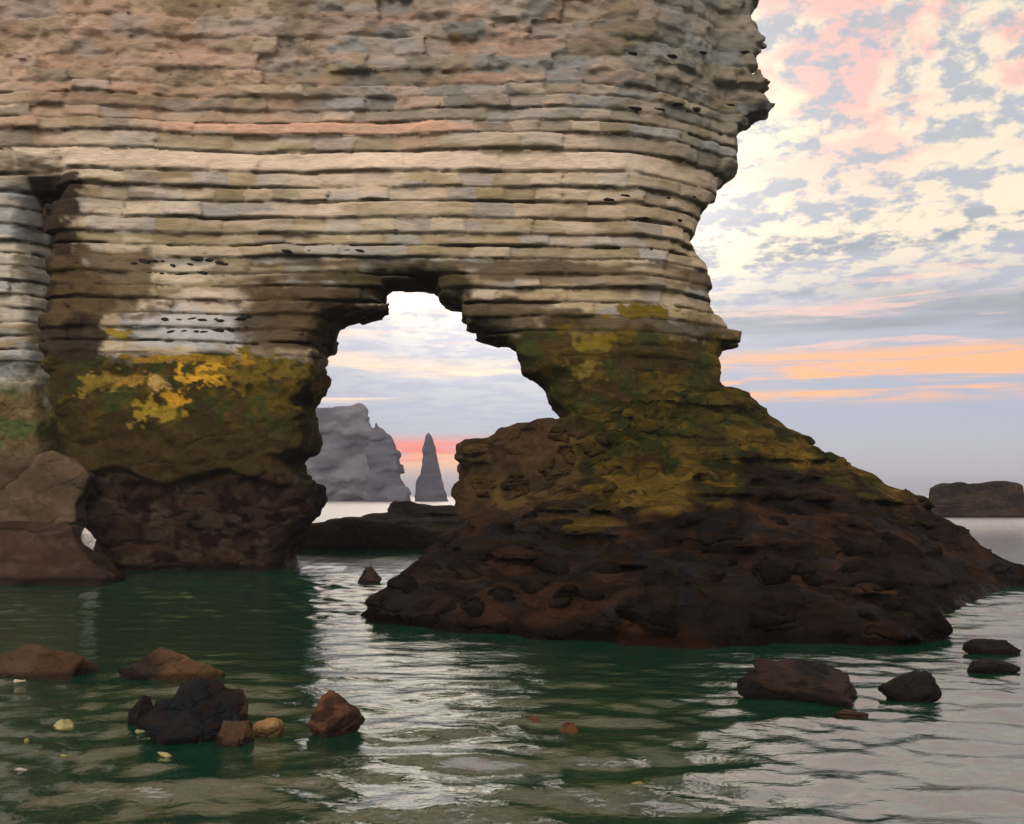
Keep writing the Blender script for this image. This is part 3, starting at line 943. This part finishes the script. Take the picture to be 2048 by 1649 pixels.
w2 = noise(nt, mapv(nt, gp, (1.0, 1.4, 1)), 6.5, 3, .5, .3)
w3 = noise(nt, mapv(nt, gp, (.6, 1.0, 1)), .45, 3, .5, .4)
hgt = math_(nt, 'ADD', math_(nt, 'MULTIPLY', w1, .062), math_(nt, 'ADD', math_(nt, 'MULTIPLY', w2, .011), math_(nt, 'MULTIPLY', w3, .10)))
bp = N(nt, 'ShaderNodeBump')
bp.inputs['Strength'].default_value = .40
bp.inputs['Distance'].default_value = 1.0
nt.links.new(hgt, bp.inputs['Height'])
gl = N(nt, 'ShaderNodeBsdfGlossy')
sy_ = N(nt, 'ShaderNodeSeparateXYZ')
nt.links.new(gp, sy_.inputs[0])
nt.links.new(math_(nt, 'MULTIPLY_ADD', sstep(nt, sy_.outputs[1], 60, 240), .32, .03), gl.inputs['Roughness'])   # rougher open water outside the cove
gl.inputs['Color'].default_value = (1, 1, 1, 1)
nt.links.new(bp.outputs[0], gl.inputs['Normal'])
fr = N(nt, 'ShaderNodeFresnel')
fr.inputs['IOR'].default_value = 4.0
nt.links.new(bp.outputs[0], fr.inputs['Normal'])
tr = N(nt, 'ShaderNodeBsdfTransparent')
tr.inputs[0].default_value = (.86, .93, .88, 1)
df = N(nt, 'ShaderNodeBsdfDiffuse')                 # turbid body of the water
df.inputs[0].default_value = (.016, .165, .080, 1)
body = N(nt, 'ShaderNodeMixShader')
body.inputs[0].default_value = .22
nt.links.new(tr.outputs[0], body.inputs[1])
nt.links.new(df.outputs[0], body.inputs[2])
mx = N(nt, 'ShaderNodeMixShader')
nt.links.new(fr.outputs[0], mx.inputs[0])
nt.links.new(body.outputs[0], mx.inputs[1])
nt.links.new(gl.outputs[0], mx.inputs[2])
nt.links.new(mx.outputs[0], out.inputs['Surface'])
ab = N(nt, 'ShaderNodeVolumeAbsorption')
ab.inputs['Color'].default_value = (.30, .70, .50, 1)
ab.inputs['Density'].default_value = .75
nt.links.new(ab.outputs[0], out.inputs['Volume'])
obj('sea', me, m, kind='structure')
print('sea', len(V), round(time.time() - T0, 1))

# ------------------------------------------------------------------ single rocks in the water
def sea_rock(name, label, x0, x1, ytop, ybase, seed, colour, colour2=None, depth=.8, sink=.35, rot=0.0, mat=None, rough=.24, block=.5, cat='rock', group=None, submerged=0.0, patch=None, freq=1.0, flat=0.0):
    """x0..x1, ytop: outline in the photo; ybase: row of its waterline, which gives the distance"""
    d = (H + submerged) * F / (ybase - HOR)
    w = (x1 - x0) / F * d
    h = (ybase - ytop) / F * d
    hh = h / (1 - sink) if not submerged else h
    dep = w * depth
    yc = d + dep * .42
    k = yc / d
    me = rock_mesh(name, (w * 1.12 * k, dep, hh * 1.12), seed, 5, rough, flat, colour, colour2, block, freq, patch)
    o = obj(name, me, mat or M_BOULDER, label=label, cat=cat, group=group)
    o.location = ((x0 + x1) / 2 - 1024) / F * yc, yc, h - hh * .5 - submerged
    o.rotation_euler = (0, rot, 0)
    return o
BR, BR2, DK, DK2 = (.115, .066, .034), (.075, .042, .022), (.012, .010, .010), (.020, .015, .013)
G = 'rocks standing in the shallow water'
sea_rock('rock', 'long brown rock lying low at the left edge of the green shallows', -40, 172, 1302, 1362, 11, BR2, (.09, .06, .035), .6, .45, group=G, block=.2, rough=.3)
sea_rock('rock', 'brown wedge-shaped rock tapering to the right, dark knob at its left end', 246, 440, 1306, 1362, 23, BR, (.13, .08, .04), .5, .45, rot=.10, group=G, patch=((-1, 0, .2), (.035, .024, .018)))
sea_rock('rock', 'large blue-black humped rock in the shallows, ragged at its foot', 292, 478, 1376, 1494, 35, (.013, .016, .021), (.022, .016, .014), .7, .35, rot=.12, group=G, freq=1.5, block=.2, rough=.42)
sea_rock('rock', 'small dark rock touching the left side of the blue-black humped rock', 258, 310, 1400, 1458, 36, DK2, DK, .9, .3, group=G)
sea_rock('rock', 'small ragged brown rock touching the right foot of the blue-black humped rock', 440, 502, 1448, 1500, 37, (.09, .055, .03), DK2, .8, .3, group=G)
sea_rock('rock', 'rusty brown rock half hidden behind the blue-black humped rock', 418, 500, 1384, 1450, 38, (.12, .065, .035), BR2, .7, .3, group=G)
sea_rock('rock', 'small rounded ochre stone right of the blue-black humped rock', 508, 562, 1444, 1478, 41, (.36, .22, .09), (.28, .17, .08), .8, .3, group=G, block=.1, rough=.1)
sea_rock('rock', 'reddish-brown rock at the left edge of the bright reflection', 624, 722, 1398, 1478, 43, (.13, .062, .035), (.05, .028, .02), .7, .3, rot=.2, group=G)
sea_rock('rock', 'broad dark rock in the glittering water, left of its small neighbour', 1488, 1710, 1340, 1414, 51, DK, (.045, .028, .022), .7, .3, rot=.15, group=G, freq=1.4)
sea_rock('rock', 'squat dark rock in the glittering water, right of the broad dark one', 1767, 1866, 1352, 1408, 53, DK, DK2, .8, .3, group=G)
sea_rock('rock', 'low arched dark rock at the right edge, the upper of two', 1932, 2032, 1282, 1311, 57, DK2, DK, .5, .35, group=G, block=.1, rough=.1)
sea_rock('rock', 'low thin dark rock at the right edge, the lower of two', 1938, 2034, 1325, 1350, 58, DK2, DK, .5, .4, group=G, block=.1, rough=.12)
sea_rock('rock', 'small dark rock alone in the bright water under the arch', 716, 762, 1137, 1168, 61, (.05, .028, .022), DK, .8, .3, group=G)
sea_rock('rock', 'flat russet rock barely showing below the broad dark rock', 1668, 1735, 1426, 1442, 63, (.14, .07, .035), BR2, .6, .4, group=G)
U = 'stones just breaking the surface of the shallows'
def sunk(label, x0, x1, y0, y1, seed, c, c2=None):
    # rests on the bed and just reaches the surface: distance from the water plane
    d = H * F / ((y0 + y1) / 2 - HOR)
    w = (x1 - x0) / F * d
    xx = ((x0 + x1) / 2 - 1024) / F * d
    zb = float(bed_z(np.float64(xx), np.float64(d)))
    hz = -zb + .55 * w
    o = obj('shallow_stone', rock_mesh('shallow_stone', (w * 1.35, w * 1.3, hz), seed, 4, .14, 0, tuple(v * .62 for v in c), tuple(v * .5 for v in (c2 or c)), .1), M_PEB, label=label, cat='stone', group=U)
    o.location = (xx, d, .22 * w - hz / 2)
sunk('pale yellow rounded stone in the shallows near the lower left corner', 96, 162, 1432, 1478, 71, (.62, .55, .26), (.5, .44, .2))
sunk('small yellow stone at the far lower left, below the pale yellow rounded stone', 42, 68, 1472, 1494, 72, (.55, .47, .2))
sunk('yellowish stone below the blue-black humped rock', 305, 350, 1498, 1526, 73, (.60, .54, .24), (.45, .4, .2))
sunk('dull yellow stone in the water, midway between corner and humped rock', 112, 150, 1508, 1530, 74, (.50, .42, .16))
sunk('olive stone close left of the foot of the humped rock', 258, 298, 1446, 1492, 75, (.42, .40, .22))
sunk('white stone in the lower left corner', 22, 56, 1534, 1556, 76, (.75, .72, .66))
sunk('cream stone lying against the long brown rock', 30, 70, 1356, 1378, 77, (.75, .62, .46))
sunk('left of two rust-red stones awash in the dark green water', 1046, 1102, 1430, 1456, 78, (.17, .07, .04), (.12, .05, .03))
sunk('right, larger of two rust-red stones awash in the dark green water', 1102, 1178, 1440, 1484, 79, (.18, .08, .04), (.12, .055, .03))
sunk('tan rounded stone awash in the dark green water near the bottom edge', 1234, 1312, 1560, 1602, 80, (.38, .30, .14), (.3, .24, .11))

# slabs at the foot of the wall on the left
SL = 'brown slabs heaped at the foot of the wall on the left'
o = sea_rock('glint_stone', 'small white stone standing in for a glint of sea between brown slab and pillar foot', 143, 176, 1078, 1128, 93, (.78, .76, .72), None, .7, .1, cat='stone', rot=.5, mat=M_CHALK)
o.location = P(166, 1098, 58.6)  # white stone added in place of a glint of water in the gap

# ------------------------------------------------------------------ reefs beyond the arch and the block at the right
def shelf(name, label, pts, d, thick, vox, seed, colour, colour2, mat, group=None, cat='rock', lean=0.0, amp=1.0, back=1.0, soft=3.0):
    """outline in the photo at distance d, given its real depth"""
    pm = poly_m(pts, d)
    x0, z0 = pm.min(0) - 3 * vox
    x1, z1 = pm.max(0) + 3 * vox
    z0 = max(z0, -2.0 - 3 * vox)
    xs, ys, zs = np.arange(x0, x1, vox), np.arange(d - 4 * vox - thick * .1, d + thick + 3 * vox, vox), np.arange(z0, z1 + 2 * vox, vox)
    X2, Z2 = np.meshgrid(xs, zs, indexing='ij')
    D = poly_sdf(pm, X2, Z2)[:, None, :] + .0 * ys[None, :, None]
    S = smax(D + back * .12 * np.clip(ys - d, 0, None)[None, :, None], np.maximum(d + lean * Z2[:, None, :] - ys[None, :, None], ys[None, :, None] - d - thick), soft * vox)
    x, y, z = (a.ravel() for a in np.meshgrid(xs, ys, zs, indexing='ij'))
    sc_ = 1 / (vox * 14)
    lay = np.floor((z + vox * 2 * vnoise(x * sc_, y * sc_, seed)) / (vox * 4))
    n = amp * vox * (1.6 * fbm(x * sc_ + seed, y * sc_, z * sc_ * 1.3, 4) + .9 * vnoise(x * sc_ * 1.5, y * sc_ * 1.5, lay * 7.3))
    S = S - n.reshape(S.shape)
    v, q = surface_nets(S.astype(np.float32), (xs[0], ys[0], zs[0]), (vox,) * 3)
    g = fbm(v[:, 0] * sc_, v[:, 1] * sc_, v[:, 2] * sc_ * 3 + seed, 3)
    c = lerp(np.tile(np.array(colour, float), (len(v), 1)), colour2, ss(g, -.15, .2))
    return obj(name, mesh_np(name, v, q, c), mat, label=label, cat=cat, group=group)
shelf('rock_slab', 'broad grey-brown slab in front of the pillar foot at the left edge', [(-140, 1230), (-140, 1030), (20, 1034), (70, 1046), (120, 1046), (138, 1085), (172, 1128), (200, 1148), (212, 1160), (215, 1230)], 55.5, 5, .17, 23, (.060, .038, .026), (.085, .058, .042), M_SLAB, group=SL, amp=1.1, soft=.8, lean=.5)
shelf('rock_slab', 'tall grey-brown slab leaning behind the broad slab at the left edge', [(-140, 1180), (-140, 925), (10, 905), (70, 890), (128, 915), (160, 948), (150, 985), (135, 1010), (140, 1180)], 62.5, 6, .2, 29, (.085, .065, .042), (.12, .088, .055), M_SLAB, group=SL, amp=1.1, soft=.8, lean=.3)
shelf('reef', 'long low brown reef lying flat in the water seen through the arch', [(540, 1130), (560, 1072), (610, 1054), (680, 1047), (790, 1045), (900, 1050), (960, 1060), (960, 1130)], 93, 34, .42, 3, (.035, .028, .018), (.06, .042, .022), M_DARK, amp=2.2, back=.25, soft=1.5)
shelf('reef_rock', 'low blackish rock behind the flat reef, below the far sea stack', [(762, 1090), (770, 1020), (776, 1004), (820, 1003), (850, 999), (905, 1004), (918, 1018), (925, 1090)], 150, 18, .45, 5, (.022, .017, .014), (.036, .025, .018), M_DARK, amp=2.2, soft=1.5)
shelf('block_rock', 'flat-topped square brown rock on a low ledge in the sea at right', [(1800, 1060), (1806, 1014), (1876, 1013), (1886, 1002), (1903, 996), (1907, 968), (1925, 963), (1960, 966), (2020, 964), (2048, 970), (2052, 998), (2085, 1012), (2110, 1060)], 230, 16, .4, 8, (.040, .027, .019), (.075, .048, .028), M_DARK, amp=1.2, soft=1.2, back=.5)

# ------------------------------------------------------------------ far cliffs across the bay
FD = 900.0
GF = (.165, .17, .195)  # bluish shade put into the chalk colour, likewise on spur and stack
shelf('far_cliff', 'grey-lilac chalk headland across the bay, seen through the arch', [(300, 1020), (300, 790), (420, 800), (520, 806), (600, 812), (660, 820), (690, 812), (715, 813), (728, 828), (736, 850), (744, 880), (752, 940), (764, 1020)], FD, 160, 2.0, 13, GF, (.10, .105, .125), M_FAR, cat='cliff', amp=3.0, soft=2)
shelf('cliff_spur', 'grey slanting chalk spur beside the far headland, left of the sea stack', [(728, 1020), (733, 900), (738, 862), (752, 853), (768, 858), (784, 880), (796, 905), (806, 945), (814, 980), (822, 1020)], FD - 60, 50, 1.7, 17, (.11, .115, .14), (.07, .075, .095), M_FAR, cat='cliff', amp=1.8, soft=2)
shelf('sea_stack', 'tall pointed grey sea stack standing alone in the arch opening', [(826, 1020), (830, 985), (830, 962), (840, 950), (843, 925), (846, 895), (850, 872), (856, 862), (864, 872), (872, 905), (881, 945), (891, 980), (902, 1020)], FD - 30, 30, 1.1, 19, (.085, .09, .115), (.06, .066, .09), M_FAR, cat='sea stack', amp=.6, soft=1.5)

# ------------------------------------------------------------------ evening haze
hm = bpy.data.materials.new('haze')
hm.use_nodes = True
nt = hm.node_tree
nt.nodes.clear()
out = N(nt, 'ShaderNodeOutputMaterial')
pvn = N(nt, 'ShaderNodeVolumePrincipled')
pvn.inputs['Color'].default_value = (.80, .83, 1.0, 1)
pvn.inputs['Density'].default_value = .00018
nt.links.new(pvn.outputs[0], out.inputs['Volume'])
hv = [(sx * 6500, yy, zz) for sx in (-1, 1) for yy in (-260, 7500) for zz in (-11.5, 108)]
me = bpy.data.meshes.new('haze')
me.from_pydata(hv, [], [(0, 1, 3, 2), (4, 6, 7, 5), (0, 4, 5, 1), (2, 3, 7, 6), (0, 2, 6, 4), (1, 5, 7, 3)])
obj('haze', me, hm, kind='stuff', label='thin lilac evening haze over the whole bay', cat='haze')
print('done', round(time.time() - T0, 1), sum(len(o.data.polygons) for o in bpy.data.objects if o.type == 'MESH'))
